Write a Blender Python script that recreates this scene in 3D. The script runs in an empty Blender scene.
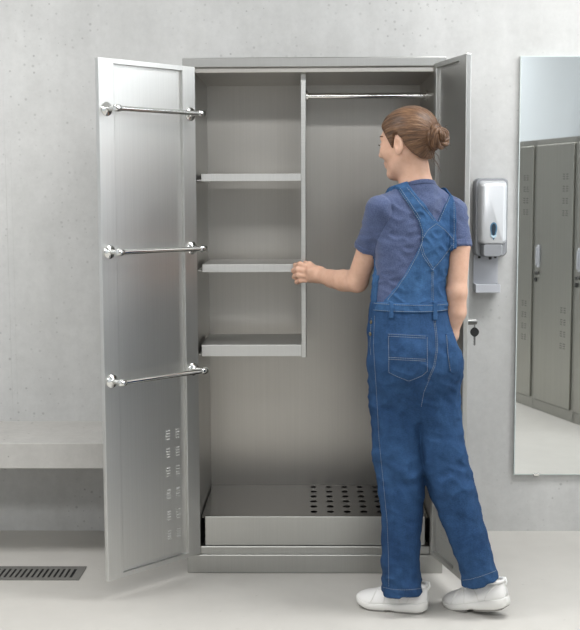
import bpy, bmesh, math, random
import numpy as np
from mathutils import Vector, Matrix
random.seed(4); np.random.seed(4)
S = bpy.context.scene
COL = S.collection
PI = math.pi

# ------------------------------------------------------------------ helpers
class MB:
    """collects shapes into one mesh; verts are in world (or the thing's own) coordinates"""
    def __init__(self): self.v=[]; self.f=[]; self.m=[]
    def add(self, v, f, mi=0, M=None):
        o=len(self.v)
        for p in v:
            p=Vector(p)
            self.v.append(tuple(M@p) if M is not None else tuple(p))
        for q in f: self.f.append(tuple(i+o for i in q)); self.m.append(mi)
        return self
    def box(self, x0,x1,y0,y1,z0,z1, bev=0.0, mi=0, M=None, seg=2):
        bm=bmesh.new(); bmesh.ops.create_cube(bm,size=1)
        for v in bm.verts:
            v.co=Vector(((x0+x1)/2+v.co.x*(x1-x0),(y0+y1)/2+v.co.y*(y1-y0),(z0+z1)/2+v.co.z*(z1-z0)))
        if bev>0: bmesh.ops.bevel(bm,geom=list(bm.edges),offset=bev,segments=seg,profile=.5,affect='EDGES')
        bmesh.ops.recalc_face_normals(bm,faces=bm.faces)
        bm.verts.index_update()
        self.add([v.co.copy() for v in bm.verts],[[v.index for v in f.verts] for f in bm.faces],mi,M); bm.free()
        return self
    def tube(self, pts, r, n=12, mi=0, M=None, caps=True, closed=False):
        pts=[Vector(p) for p in pts]; N=len(pts)
        rs=r if isinstance(r,(list,tuple,np.ndarray)) else [r]*N
        T=[]
        for i in range(N):
            a=pts[(i-1)%N] if (closed or i>0) else pts[i]; b=pts[(i+1)%N] if (closed or i<N-1) else pts[i]
            t=(b-a); T.append(t.normalized() if t.length>1e-9 else Vector((0,0,1)))
        up=Vector((0,0,1)) if abs(T[0].z)<.9 else Vector((1,0,0))
        u=(up-T[0]*up.dot(T[0])).normalized(); vs=[]
        for i in range(N):
            u=(u-T[i]*u.dot(T[i])).normalized(); w=T[i].cross(u)
            for k in range(n):
                a=2*PI*k/n; vs.append(pts[i]+(u*math.cos(a)+w*math.sin(a))*rs[i])
        fs=[]
        for i in range(N if closed else N-1):
            j=(i+1)%N
            for k in range(n): fs.append((i*n+k,i*n+(k+1)%n,j*n+(k+1)%n,j*n+k))
        if caps and not closed: fs.append(tuple(range(n-1,-1,-1))); fs.append(tuple((N-1)*n+k for k in range(n)))
        return self.add(vs,fs,mi,M)
    def lathe(self, prof, n=24, mi=0, M=None):
        """prof: (radius, height) list about local z"""
        vs=[];fs=[]
        for (r,z) in prof:
            for k in range(n): a=2*PI*k/n; vs.append((r*math.cos(a),r*math.sin(a),z))
        for i in range(len(prof)-1):
            for k in range(n): fs.append((i*n+k,i*n+(k+1)%n,(i+1)*n+(k+1)%n,(i+1)*n+k))
        fs.append(tuple(range(n-1,-1,-1))); fs.append(tuple((len(prof)-1)*n+k for k in range(n)))
        return self.add(vs,fs,mi,M)
    def prism(self, poly, a0, a1, M=None, mi=0):
        """poly in local xz, extruded along local y from a0 to a1"""
        n=len(poly); vs=[(x,a0,z) for x,z in poly]+[(x,a1,z) for x,z in poly]
        fs=[tuple(range(n)),tuple(range(2*n-1,n-1,-1))]+[(i,i+n,(i+1)%n+n,(i+1)%n) for i in range(n)]
        return self.add(vs,fs,mi,M)
    def build(self, name, mats, parent=None, smooth=False, recalc=True, angle=None):
        me=bpy.data.meshes.new(name); me.from_pydata(self.v,[],self.f)
        if not isinstance(mats,(list,tuple)): mats=[mats]
        for m in mats: me.materials.append(m)
        me.polygons.foreach_set('material_index',self.m)
        if recalc:
            bm=bmesh.new(); bm.from_mesh(me); bmesh.ops.recalc_face_normals(bm,faces=bm.faces); bm.to_mesh(me); bm.free()
        if smooth or angle:
            me.polygons.foreach_set('use_smooth',[True]*len(me.polygons))
            if angle:
                bm=bmesh.new(); bm.from_mesh(me)
                for e in bm.edges:
                    if len(e.link_faces)==2 and e.calc_face_angle(0)>math.radians(angle): e.smooth=False
                bm.to_mesh(me); bm.free()
        me.update()
        o=bpy.data.objects.new(name,me); COL.objects.link(o)
        if parent is not None: put(o,parent)
        return o
def put(o,parent):
    """make o (verts in the root's outer coordinates) a child of parent"""
    o.parent=parent
    r=parent; off=Vector((0,0,0))
    while r is not None:
        off+=Vector(r.location) if r.get('_base') else Vector((0,0,0)); r=r.parent
    o.data.transform(Matrix.Translation(-off))
def tag(o,label=None,cat=None,group=None,kind=None):
    if label: o['label']=label
    if cat: o['category']=cat
    if group: o['group']=group
    if kind: o['kind']=kind
    return o
def empty(name,loc,label,cat,group=None):
    o=bpy.data.objects.new(name,None); COL.objects.link(o); o.location=loc; o['_base']=1
    o.empty_display_size=.1
    return tag(o,label,cat,group)
def copy_tree(o,parent=None):
    c=o.copy(); COL.objects.link(c); c.parent=parent
    for ch in list(o.children): copy_tree(ch,c)
    return c

# ------------------------------------------------------------------ materials
def s2l(c):
    return tuple((x/12.92 if x<=.04045 else ((x+.055)/1.055)**2.4) for x in [v/255 for v in c])
def newmat(name):
    m=bpy.data.materials.new(name); m.use_nodes=True; nt=m.node_tree; b=nt.nodes['Principled BSDF']; return m,nt,b
def N(nt,t,**kw):
    n=nt.nodes.new(t)
    for k,v in kw.items():
        if k in n.inputs: n.inputs[k].default_value=v
        else: setattr(n,k,v)
    return n
def plain(name,col,rough=.5,metal=0,spec=.5,coat=0):
    m,nt,b=newmat(name); b.inputs['Base Color'].default_value=(*s2l(col),1); b.inputs['Roughness'].default_value=rough
    b.inputs['Metallic'].default_value=metal; b.inputs['Specular IOR Level'].default_value=spec; b.inputs['Coat Weight'].default_value=coat
    return m
def mixrgb(nt,fac,a,b,blend='MIX'):
    n=nt.nodes.new('ShaderNodeMix'); n.data_type='RGBA'; n.blend_type=blend
    for sock,val in ((n.inputs[0],fac),(n.inputs[6],a),(n.inputs[7],b)):
        if hasattr(val,'links'): nt.links.new(val,sock)
        elif isinstance(val,(int,float)): sock.default_value=val
        else: sock.default_value=(*val,1)
    return n.outputs[2]
def ramp(nt,src,stops):
    r=nt.nodes.new('ShaderNodeValToRGB'); e=r.color_ramp.elements
    while len(e)<len(stops): e.new(.5)
    for k,(p,c) in enumerate(stops):
        e[k].position=p; e[k].color=(c,c,c,1) if isinstance(c,(int,float)) else (*c,1)
    nt.links.new(src,r.inputs[0]); return r.outputs[0]
def coords(nt,scale=(1,1,1),kind='Object',rot=(0,0,0)):
    t=N(nt,'ShaderNodeTexCoord'); mp=N(nt,'ShaderNodeMapping'); mp.inputs['Scale'].default_value=scale; mp.inputs['Rotation'].default_value=rot
    nt.links.new(t.outputs[kind],mp.inputs['Vector']); return mp.outputs[0]
def noise(nt,vec,scale,detail=4,rough=.5,dist=0):
    n=N(nt,'ShaderNodeTexNoise'); n.inputs['Scale'].default_value=scale; n.inputs['Detail'].default_value=detail
    n.inputs['Roughness'].default_value=rough; n.inputs['Distortion'].default_value=dist
    nt.links.new(vec,n.inputs['Vector']); return n.outputs[0]
def bump(nt,b,h,strength,dist=.01):
    n=N(nt,'ShaderNodeBump'); n.inputs['Strength'].default_value=strength; n.inputs['Distance'].default_value=dist
    nt.links.new(h,n.inputs['Height']); nt.links.new(n.outputs[0],b.inputs['Normal']); return n
def steel(name,col,rough=.32,streak=(260,260,1.2),amt=.06,bmp=.06):
    m,nt,b=newmat(name); b.inputs['Metallic'].default_value=1
    n1=noise(nt,coords(nt,streak),1,3,.6); n2=noise(nt,coords(nt,(1.5,1.5,.8)),1,3,.5)
    c=s2l(col); lo=tuple(x*(1-amt) for x in c); hi=tuple(min(1,x*(1+amt)) for x in c)
    nt.links.new(ramp(nt,n1,[(.3,lo),(.7,hi)]),b.inputs['Base Color'])
    nt.links.new(ramp(nt,n2,[(.3,rough-.05),(.7,rough+.05)]),b.inputs['Roughness'])
    if bmp: bump(nt,b,n1,bmp,.002)
    return m
def concrete(name,light,dark,pit=.5,streaks=True,seed=0):
    m,nt,b=newmat(name)
    v=coords(nt,(1,1,1)); n1=noise(nt,v,1.1,5,.6,.3); n2=noise(nt,v,7,6,.65); n3=noise(nt,coords(nt,(5,5,.5)),1,4,.6)
    base=mixrgb(nt,ramp(nt,n1,[(.3,0),(.72,1)]),s2l(dark),s2l(light))
    g=ramp(nt,n2,[(.3,.95),(.7,1.04)]); base=mixrgb(nt,1.0,base,g,'MULTIPLY')
    base=mixrgb(nt,1.0,base,ramp(nt,noise(nt,v,38,4,.7),[(.3,.95),(.7,1.035)]),'MULTIPLY')
    if streaks: base=mixrgb(nt,1.0,base,ramp(nt,n3,[(.35,.94),(.65,1.03)]),'MULTIPLY')
    # little air-bubble pits, gathered in patches
    vo=N(nt,'ShaderNodeTexVoronoi',voronoi_dimensions='2D' if streaks else '3D'); vo.inputs['Scale'].default_value=30; vo.inputs['Randomness'].default_value=1
    nt.links.new(coords(nt,(1,1,1),rot=(PI/2,0,0)),vo.inputs['Vector'])
    sep=N(nt,'ShaderNodeSeparateColor'); nt.links.new(vo.outputs['Color'],sep.inputs[0])
    sz=N(nt,'ShaderNodeMath',operation='MULTIPLY_ADD'); nt.links.new(sep.outputs[1],sz.inputs[0]); sz.inputs[1].default_value=1.5; sz.inputs[2].default_value=.35
    dv=N(nt,'ShaderNodeMath',operation='DIVIDE'); nt.links.new(vo.outputs['Distance'],dv.inputs[0]); nt.links.new(sz.outputs[0],dv.inputs[1])
    p=ramp(nt,dv.outputs[0],[(.05,1),(.12,0)])
    rnd=ramp(nt,sep.outputs[0],[(.45,0),(.95,1)])
    patch=ramp(nt,noise(nt,v,2.1,3,.6),[(.40,0),(.60,1)])
    mm=N(nt,'ShaderNodeMath',operation='MULTIPLY'); nt.links.new(p,mm.inputs[0]); nt.links.new(rnd,mm.inputs[1])
    m2=N(nt,'ShaderNodeMath',operation='MULTIPLY'); nt.links.new(mm.outputs[0],m2.inputs[0]); nt.links.new(patch,m2.inputs[1])
    m3=N(nt,'ShaderNodeMath',operation='MULTIPLY'); nt.links.new(m2.outputs[0],m3.inputs[0]); m3.inputs[1].default_value=pit
    base=mixrgb(nt,m3.outputs[0],base,tuple(x*.35 for x in s2l(dark)))
    nt.links.new(base,b.inputs['Base Color']); b.inputs['Roughness'].default_value=.75; b.inputs['Specular IOR Level'].default_value=.25
    bump(nt,b,n2,.12,.006)
    return m

M_wall=concrete('concrete wall',(204,204,203),(193,193,191))
M_bench=concrete('concrete bench',(196,194,190),(180,178,174),.7,False)
m,nt,b=newmat('pale screed floor'); M_floor=m
v=coords(nt); n1=noise(nt,v,.9,5,.6,.4); n2=noise(nt,v,9,5,.6)
base=mixrgb(nt,ramp(nt,n1,[(.3,0),(.7,1)]),s2l((193,190,184)),s2l((203,200,194)))
base=mixrgb(nt,1.0,base,ramp(nt,n2,[(.3,.97),(.7,1.02)]),'MULTIPLY')
sp=ramp(nt,noise(nt,coords(nt,(1,2.2,1)),26,2,.5),[(.73,0),(.78,1)])
base=mixrgb(nt,sp,base,tuple(x*.75 for x in s2l((193,190,184))))
nt.links.new(base,b.inputs['Base Color']); b.inputs['Roughness'].default_value=.38; b.inputs['Specular IOR Level'].default_value=.3
bump(nt,b,n2,.04,.004)
M_paint=plain('white painted wall',(214,217,220),.8,0,.2)
M_ceil=plain('white ceiling',(232,232,230),.8,0,.2)
M_steel=steel('brushed steel',(178,178,175),.34,amt=.035)
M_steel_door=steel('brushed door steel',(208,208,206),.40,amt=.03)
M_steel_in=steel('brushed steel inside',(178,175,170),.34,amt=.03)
M_steel_edge=steel('bright folded steel edge',(206,206,203),.36,(3,3,200),.04,0)
M_chrome=plain('polished chrome',(226,226,224),.1,1)
M_dark=plain('painted gap shade',(22,22,22),.7)  # near-black colour standing in for shade in drain and tray gaps
M_black=plain('black plastic',(26,26,27),.38)
M_lockmet=plain('dull lock metal',(120,120,118),.3,1)

# ------------------------------------------------------------------ setting
WY=0.54
def struct(mb,name,mat): 
    o=mb.build(name,mat); o['kind']='structure'; return o
LA=Vector((1.404,-2.502,0)); LD=Vector((.293,.956,0)).normalized(); LN=Vector((LD.y,-LD.x,0))   # locker front line, its normal into the wall
def lw(s,d): p=LA+LD*s+LN*d; return p
WD=.53
xr0=lw(0,WD); 
def rightx(y): t=(y-xr0.y)/LD.y; return xr0.x+LD.x*t
Y0=-6.2; XL=-3.4; CZ=3.05
mb=MB(); mb.box(XL,rightx(WY)+.3,WY,WY+.2,-.0,CZ); struct(mb,'wall_back',M_wall)
mb=MB(); mb.box(XL-.2,rightx(WY)+.4,Y0-.2,WY+.2,-.1,0); struct(mb,'floor',M_floor)
mb=MB(); mb.box(XL-.2,rightx(WY)+.4,Y0-.2,WY+.2,CZ,CZ+.1); struct(mb,'ceiling',M_ceil)
mb=MB(); mb.box(XL-.2,XL,Y0,WY,0,CZ); struct(mb,'wall_left',M_paint)
mb=MB(); mb.box(XL,rightx(Y0)+.2,Y0-.2,Y0,0,CZ); struct(mb,'wall_front',plain('grey painted wall',(158,158,158),.8,0,.2))
a=lw(-4.2,WD); b_=lw(3.6,WD); a2=lw(-4.2,WD+.15); b2=lw(3.6,WD+.15)
mb=MB(); mb.add([(a.x,a.y,0),(b_.x,b_.y,0),(b2.x,b2.y,0),(a2.x,a2.y,0),(a.x,a.y,CZ),(b_.x,b_.y,CZ),(b2.x,b2.y,CZ),(a2.x,a2.y,CZ)],
  [(0,1,2,3),(4,5,6,7),(0,1,5,4),(1,2,6,5),(2,3,7,6),(3,0,4,7)]); struct(mb,'wall_right',plain('pale blue grey paint',(202,208,212),.8,0,.2))
# shallow formwork joint in the concrete: a thin raised fin
mb=MB()
mb.prism([(-1.268,.47),(-1.262,.47),(-1.2655,2.6),(-1.268,2.6)],WY-.0008,WY+.01)
mb.prism([(-1.243,.47),(-1.241,.47),(-1.24,2.6),(-1.242,2.6)],WY-.0005,WY+.01)
struct(mb,'trim_1',M_wall)

# added glowing window shape on the side wall, unseen, brightens the left door
m,nt,b=newmat('added glow panel'); M_glow=m; b.inputs['Base Color'].default_value=(.8,.82,.84,1); b.inputs['Emission Color'].default_value=(.93,.97,1,1); b.inputs['Emission Strength'].default_value=2.6
RW=Matrix(((LD.x,LN.x,0,lw(0,WD).x),(LD.y,LN.y,0,lw(0,WD).y),(0,0,1,0),(0,0,0,1)))
wa,wb_,wz0,wz1=1.5,2.75,.85,2.45
mb=MB(); mb.box(wa,wb_,-.012,-.006,wz0,wz1,0,0,RW); GLOWP=mb.build('added_glow_panel',M_glow); GLOWP['kind']='structure'
mb=MB(); 
for q in ((wa-.05,wa+.01,wz0-.05,wz1+.05),(wb_-.01,wb_+.05,wz0-.05,wz1+.05),(wa,wb_,wz0-.05,wz0+.01),(wa,wb_,wz1-.01,wz1+.05),((wa+wb_)/2-.025,(wa+wb_)/2+.025,wz0,wz1)): mb.box(q[0],q[1],-.03,.01,q[2],q[3],.003,0,RW)
o=mb.build('added_panel_frame',M_paint); o.parent=GLOWP
# bench cast against the wall
mb=MB(); mb.box(-3.38,-.53,.107,WY+.02,.37,.471,.004)
tag(mb.build('concrete_bench',M_bench),'long pale concrete bench cantilevered from the wall at the left of the cabinet','bench')

# floor drain
D=empty('floor_drain',(-1.4,-.02,0),'narrow dark slotted drain grating let into the pale floor','drain')
mb=MB(); x0,x1,y0,y1=-2.1,-.870,-.098,.058; fr=.014
mb.box(x0,x1,y0,y0+fr,-.01,.003); mb.box(x0,x1,y1-fr,y1,-.01,.003); mb.box(x0,x0+fr,y0+fr,y1-fr,-.01,.003); mb.box(x1-.03,x1,y0+fr,y1-fr,-.01,.003)
M_grate=plain('dark cast grating',(116,115,111),.6); 
mb.build('frame',M_grate,D)
mb=MB(); p=.0205; k=0; x=x1-.042
while x>x0+.02:
    mb.box(x-.0115,x,y0+fr,y1-fr,-.008,.002); x-=p
mb.box(x0+fr,x1-.03,y0+fr,y0+.028,-.008,.0024); mb.box(x0+fr,x1-.03,y1-.028,y1-fr,-.008,.0024)
mb.build('grate',M_grate,D)
mb=MB(); mb.box(x0,x1-.012,y0+.006,y1-.006,-.009,.0005); mb.build('channel',M_dark,D)  # near-black sheet under the slats paints the shade in the slots

# ------------------------------------------------------------------ cabinet
CAB=empty('steel_cabinet',(0,.26,0),'tall open stainless steel utility cabinet with shelves and two doors','cabinet')
HX=.473; IX=.426; DB=.52
mb=MB()
mb.box(-HX,-IX-.004,.0,DB,.06,1.866,.003); mb.box(IX+.004,HX,.0,DB,.06,1.866,.003)       # sides
mb.box(-HX+.01,HX-.01,DB-.012,DB,.06,1.87,0)                                          # back
mb.box(-HX+.005,HX-.005,.01,DB,1.848,1.868,.002)                                             # roof and lintel
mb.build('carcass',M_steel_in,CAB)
mb=MB(); mb.box(-HX,HX,-.006,DB,1.8655,1.9,.003); mb.box(HX-.034,HX-.0325,-.0068,-.003,1.866,1.899); mb.build('top_cap',steel('brushed cap steel',(158,158,156),.36,amt=.03),CAB)
mb=MB(); mb.box(-HX-.004,HX+.003,-.012,DB,0.001,.0705,.0025)
mb.box(-HX+.028,-HX+.0295,-.0128,-.01,.002,.07); mb.box(HX-.031,HX-.0295,-.0128,-.01,.002,.07); mb.build('plinth',M_steel,CAB)
mb=MB(); mb.box(-IX-.004,IX+.004,.0,.05,.07,.1,.003); mb.box(-IX,IX,.05,DB-.012,.07,.085); mb.build('sill',M_steel,CAB)
# raised drip tray floor with slots
TX0,TX1,TY0,TY1=-.4255,.4255,.012,.506; TZ=.206
mb=MB(); M0=Matrix.Identity(4)
cx=.0635; cy=.0805; hx0=-.003-cx/2; hy0=.058
ncol,nrow=6,5
def holes(mb,xa,ya,sx,sy,z):
    n=16; px,py=xa+sx/2,ya+sy/2
    ring=[];rr=[]
    for k in range(n):
        a=2*PI*(k+.5)/n; c,s=math.cos(a),math.sin(a)
        ring.append((px+.0135*c,py+.0165*s,z)); q=max(abs(c)/(sx/2),abs(s)/(sy/2)); rr.append((px+c/q,py+s/q,z))
    cor=[(xa,ya,z),(xa+sx,ya,z),(xa+sx,ya+sy,z),(xa,ya+sy,z)]
    low=[(p[0],p[1],z-.003) for p in ring]
    vs=ring+rr+low+cor; fs=[]
    for k in range(n):
        j=(k+1)%n; fs.append((k,j,n+j,n+k)); fs.append((k,2*n+k,2*n+j,j))
    # corner fillers
    for ci,c in enumerate(cor):
        best=None
        for k in range(n):
            j=(k+1)%n; A,B=rr[k],rr[j]
            if (abs(A[0]-c[0])<1e-6 and abs(B[1]-c[1])<1e-6) or (abs(A[1]-c[1])<1e-6 and abs(B[0]-c[0])<1e-6): fs.append((n+k,n+j,3*n+ci))
    mb.add(vs,fs)
for i in range(ncol):
    for j in range(nrow+1): 
        holes(mb,hx0+i*cx,hy0+j*cy*.93,cx,cy*.93,TZ)
hxe=hx0+ncol*cx; hye=hy0+(nrow+1)*cy*.93
def quad(mb,x0,x1,y0,y1,z): mb.add([(x0,y0,z),(x1,y0,z),(x1,y1,z),(x0,y1,z)],[(0,1,2,3)])
quad(mb,TX0,hx0,TY0,TY1,TZ); quad(mb,hxe,TX1,TY0,TY1,TZ); quad(mb,hx0,hxe,TY0,hy0,TZ); quad(mb,hx0,hxe,hye,TY1,TZ)
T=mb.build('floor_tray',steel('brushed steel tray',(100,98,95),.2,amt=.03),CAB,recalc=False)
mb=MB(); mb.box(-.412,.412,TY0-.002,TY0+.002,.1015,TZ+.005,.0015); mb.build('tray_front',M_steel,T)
mb=MB(); mb.box(TX0+.01,TX1-.01,TY0+.004,TY1,.11,.12); mb.build('tray_pan',M_dark,T)  # near-black sheet paints the shaded cavity under the holes
# divider and shelves
mb=MB(); mb.box(-.048,-.030,.015,.36,.812,1.82,.002); mb.box(-.048,-.03,.08,.36,1.81,1.849); mb.build('divider',M_steel_edge,CAB)
for z0,z1,xa in ((1.460,1.487,-.412),(1.128,1.157,-.412),(.816,.859,-.418)):
    mb=MB(); mb.box(xa,-.048,.02,.36,z1-.012,z1,.0015); mb.box(xa,-.048,.018,.024,z0,z1,.0015); mb.box(xa,xa+.004,.02,.36,z0,z1)
    mb.box(xa-.02,xa,.05,.35,z0+.002,z0+.006)
    mb.build('shelf',M_steel_door,CAB)
mb=MB(); mb.tube([(-.03,.22,1.781),(IX+.004,.22,1.781)],.011,16)
for xx,sg in ((-.030,1),(IX+.004,-1)): mb.tube([(xx,.22,1.781),(xx+sg*.008,.22,1.781)],.02,20)
mb.build('hanging_rail',M_chrome,CAB,angle=40)

def door_matrix(hx,hy,e,inner):
    # local x = hinge -> free edge, local y = towards the inner face, z up
    return Matrix(((e[0],inner[0],0,hx),(e[1],inner[1],0,hy),(0,0,1,0),(0,0,0,1)))
def make_door(Mx,L,z0,z1,free_st,hinge_st,T=.018,LOUV=(.145,.10)):
    R_=.012; tr=.016
    mb=MB(); b=.002
    mb.box(0,hinge_st,-T,0,z0,z1,b,0,Mx); mb.box(L-free_st,L,-T,0,z0,z1,b,0,Mx)
    mb.box(hinge_st-.001,L-free_st+.001,-T,-.0005,z1-tr,z1,0,0,Mx); mb.box(hinge_st-.001,L-free_st+.001,-T,-.0005,z0,z0+tr,0,0,Mx)
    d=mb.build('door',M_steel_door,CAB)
    mb=MB(); px0,px1,pz0,pz1=hinge_st+.004,L-free_st,z0+tr,z1-tr
    mb.box(px0+.016,px1-.001,-T+.001,-R_+.003,pz0+.009,pz1-.009,.003,0,Mx)
    mb.box(hinge_st,px0+.016,-T+.001,-T+.004,pz0,pz1,0,0,Mx)
    mb.box(hinge_st,px1,-T+.001,-T+.003,pz0,pz1,0,0,Mx)
    # pressed louvre vents: two columns of little slits
    for gz in (.548,.482,.412,.330,.25,.178):
        for sc in LOUV:
            for k in range(4):
                zc=gz+(1.5-k)*.0098; s0=sc-.0105; s1=sc+.0105; y=-R_+.0025
                mb.add([(s0,y,zc+.0026),(s1,y,zc+.0026),(s1,y,zc-.0026),(s0,y,zc-.0026),(s0+.003,y+.003,zc-.0018),(s1-.003,y+.003,zc-.0018)],
                       [(0,1,5,4),(2,3,4,5),(0,4,3),(1,2,5)],0,Mx)
    mb.build('panel',M_steel_door,d)
    return d
eL=Vector((-.676,-.737,0)).normalized(); nL=Vector((.737,-.676,0)).normalized()
ML=door_matrix(-.4265,-.014,eL,nL)
dl=make_door(ML,.431,.0755,1.8665,.066,.060)
for z in (1.698,1.2195,.776):
    mb=MB()
    for s in (.399,.026):
        Q=ML@Matrix.Translation((s,0,z))@Matrix.Rotation(-PI/2,4,'X')   # local z -> door normal (+y)
        mb.lathe([(.0235,0),(.0235,.003),(.0205,.006),(.0125,.008),(.0085,.012),(.007,.03),(.0075,.046),(.0075,.058)],28,0,Q)
        Q2=ML@Matrix.Translation((s,.058,z))
        mb.tube([(-.0155,0,0),(-.013,0,0),(-.008,0,0),(0,0,0),(.008,0,0),(.013,0,0),(.0155,0,0)],[.006,.0105,.0125,.0128,.0125,.0105,.006],20,0,Q2)
    mb.tube([ML@Vector((.395,.058,z)),ML@Vector((.026,.058,z))],.0086,18)
    mb.build('towel_rail',M_chrome,dl,angle=35)
eR=Vector((.241,-.970,0)).normalized(); nR=Vector((-eR.y*-1,0,0))
nR=Vector((-.970,-.241,0)).normalized()
MR=door_matrix(.4285,-.006,eR,nR)
dr=make_door(MR,.312,.0755,1.874,.07,.025)
ZL=.975
mb=MB(); Q=MR@Matrix.Translation((.29,-.018,ZL))@Matrix.Rotation(PI/2,4,'X')
mb.lathe([(.0125,0),(.0125,.002),(.010,.003),(.010,.036),(.009,.038)],24,0,Q)
mb.box(.283,.297,0,.012,ZL-.012,ZL+.012,.002,0,MR); mb.box(.285,.295,.012,.016,ZL-.05,ZL+.012,.001,0,MR)
mb.build('lock',M_lockmet,dr,angle=40)
# key dangling from the lock on a small split ring
kp=MR@Vector((.29,-.05,ZL-.009)); K=empty('key',tuple(kp-Vector((0,0,.07))),'small black headed key hanging under the lock of the cabinet right door','key')
ax=Vector((1,0,0)); mb=MB()
QK=Matrix.Translation(kp)
pts=[(.0*1,.0+.0085*math.cos(a),-.004+.0085*math.sin(a)) for a in np.linspace(0,2*PI,20)[:-1]]
mb.tube([QK@Vector(p) for p in pts],.0011,8,closed=True); mb.build('ring',M_lockmet,K,smooth=True)
mb=MB(); poly=[(.0135*math.cos(a)*(1+.12*math.cos(2*a)),-.026+.0165*math.sin(a)) for a in np.linspace(0,2*PI,24)[:-1]]
mb.prism(poly,-.0035,.0035,QK); mb.build('head',M_black,K)
mb=MB(); mb.prism([(-.0035,-.042),(.0035,-.042),(.0035,-.07),(.001,-.074),(-.0015,-.071),(-.0035,-.069),(-.0022,-.064),(-.0035,-.06),(-.0022,-.055),(-.0035,-.05)],-.001,.001,QK)
mb.build('blade',M_lockmet,K)

# ------------------------------------------------------------------ mirror
MI=empty('wall_mirror',(1.25,WY,1.1),'tall frameless mirror on the concrete wall reflecting steel lockers','mirror')
m,nt,b=newmat('mirror silver'); b.inputs['Metallic'].default_value=1; b.inputs['Base Color'].default_value=(.82,.84,.84,1); b.inputs['Roughness'].default_value=.02; M_mirror=m
M_glassedge=plain('ground glass edge',(205,214,212),.25,0,.5)
mb=MB(); mb.box(.832,1.72,WY-.018,WY-.001,.245,1.962); mb.build('backing',M_glassedge,MI)
mb=MB(); mb.add([(.836,WY-.0183,.249),(1.716,WY-.0183,.249),(1.716,WY-.0183,1.958),(.836,WY-.0183,1.958)],[(0,1,2,3)]); mb.build('glass',M_mirror,MI,recalc=False)
for xx in (.925,1.6):
    for zz in (.245,):
        mb=MB(); mb.box(xx-.012,xx+.012,WY-.0225,WY-.002,zz-.004,zz+.007,.0015); mb.build('clip',M_chrome,MI)

# ------------------------------------------------------------------ soap dispenser
DI=empty('soap_dispenser',(.73,WY,1.3),'grey and silver wall soap dispenser with blue window and drip tray','dispenser')
M_dsil=plain('silver plastic',(216,218,221),.32,.35,.5); M_dgrey=plain('grey plastic',(152,154,158),.42); M_dlite=plain('pale grey plastic',(188,190,196),.4)
m,nt,b=newmat('blue smoked window'); M_dblue=m; b.inputs['Base Color'].default_value=(*s2l((88,128,156)),1); b.inputs['Roughness'].default_value=.08; b.inputs['Coat Weight'].default_value=.6
M_dnavy=plain('dark window glass',(38,52,66),.1)
xa,xb,za,zb=.651,.783,1.160,1.475; 
def rrect(x0,x1,z0,z1,r,n=6):
    P=[]
    for cx_,cz_,a0 in ((x1-r,z1-r,0),(x0+r,z1-r,PI/2),(x0+r,z0+r,PI),(x1-r,z0+r,1.5*PI)):
        for k in range(n+1): a=a0+PI/2*k/n; P.append((cx_+r*math.cos(a),cz_+r*math.sin(a)))
    return P
def loft(mb,rings,mi=0,cap0=True,cap1=True):
    n=len(rings[0]); vs=[p for r in rings for p in r]; fs=[]
    for i in range(len(rings)-1):
        for k in range(n): fs.append((i*n+k,i*n+(k+1)%n,(i+1)*n+(k+1)%n,(i+1)*n+k))
    if cap0: fs.append(tuple(range(n)))
    if cap1: fs.append(tuple((len(rings)-1)*n+k for k in range(n)))
    mb.add(vs,fs,mi)
mb=MB(); R4=[]
for yy,ins,r in ((WY-.001,0,.02),(WY-.055,0,.02),(WY-.064,.004,.02)): R4.append([(x,yy,z) for x,z in rrect(xa+ins,xb-ins,za+ins,zb-ins,r)])
loft(mb,R4); mb.build('housing',M_dgrey,DI,angle=40)
mb=MB(); R4=[]
for yy,ins,r in ((WY-.05,.005,.018),(WY-.082,.010,.018),(WY-.097,.017,.016),(WY-.102,.026,.012)): R4.append([(x,yy,z) for x,z in rrect(xa+.003+ins,xb-ins+.001,za+.045+ins*.4,zb-ins-.004,r)])
loft(mb,R4); mb.build('front_cover',M_dsil,DI,angle=50)
mb=MB(); R4=[]
for yy,ins,r in ((WY-.04,.0,.012),(WY-.088,.002,.012),(WY-.100,.010,.01)): R4.append([(x,yy,z) for x,z in rrect(xa+.022+ins,xb-.020-ins,za-.002+ins*.5,za+.052-ins*.3,r)])
loft(mb,R4); mb.build('push_lever',M_dgrey,DI,angle=50)
def drop(cx_,cz_,w,h,n=40):
    P=[]
    for k in range(n):
        a=2*PI*k/n; zz=math.cos(a); P.append((cx_+w*math.sin(a)*(math.sin((PI-abs(((a+PI)%(2*PI))-PI))/2))**1.1, cz_+h*zz))
    return P
dcx,dcz=.7205,1.262
mb=MB(); mb.prism(drop(dcx,dcz,.0185,.036),WY-.104,WY-.095); W_=mb.build('window',M_dblue,DI,angle=40)
mb=MB(); mb.prism(drop(dcx,dcz+.003,.012,.028),WY-.1055,WY-.1); mb.build('window_glass',M_dnavy,W_)
mb=MB(); mb.prism([(dcx-.0125,dcz-.012),(dcx-.009,dcz-.023),(dcx,dcz-.027),(dcx+.009,dcz-.023),(dcx+.0125,dcz-.012),(dcx,dcz-.018)],WY-.1065,WY-.1); mb.build('window_glint',plain('painted window glint',(190,214,228),.2),W_)  # pale crescent paints a glint along the window's lower edge
mb=MB(); mb.tube([(dcx-.004,WY-.05,za+.004),(dcx-.004,WY-.05,za-.014)],[.008,.006],12); mb.build('nozzle',M_black,DI,angle=40)
for dx_ in (.02,-.045):
    mb=MB(); mb.tube([(dcx+dx_,WY-.03,za+.004),(dcx+dx_,WY-.03,za-.01)],.0055,10); mb.build('catch',M_black,DI,angle=40)
mb=MB(); mb.prism(rrect(.655,.755,1.015,1.165,.012),WY-.008,WY-.001); prof=[]
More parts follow.
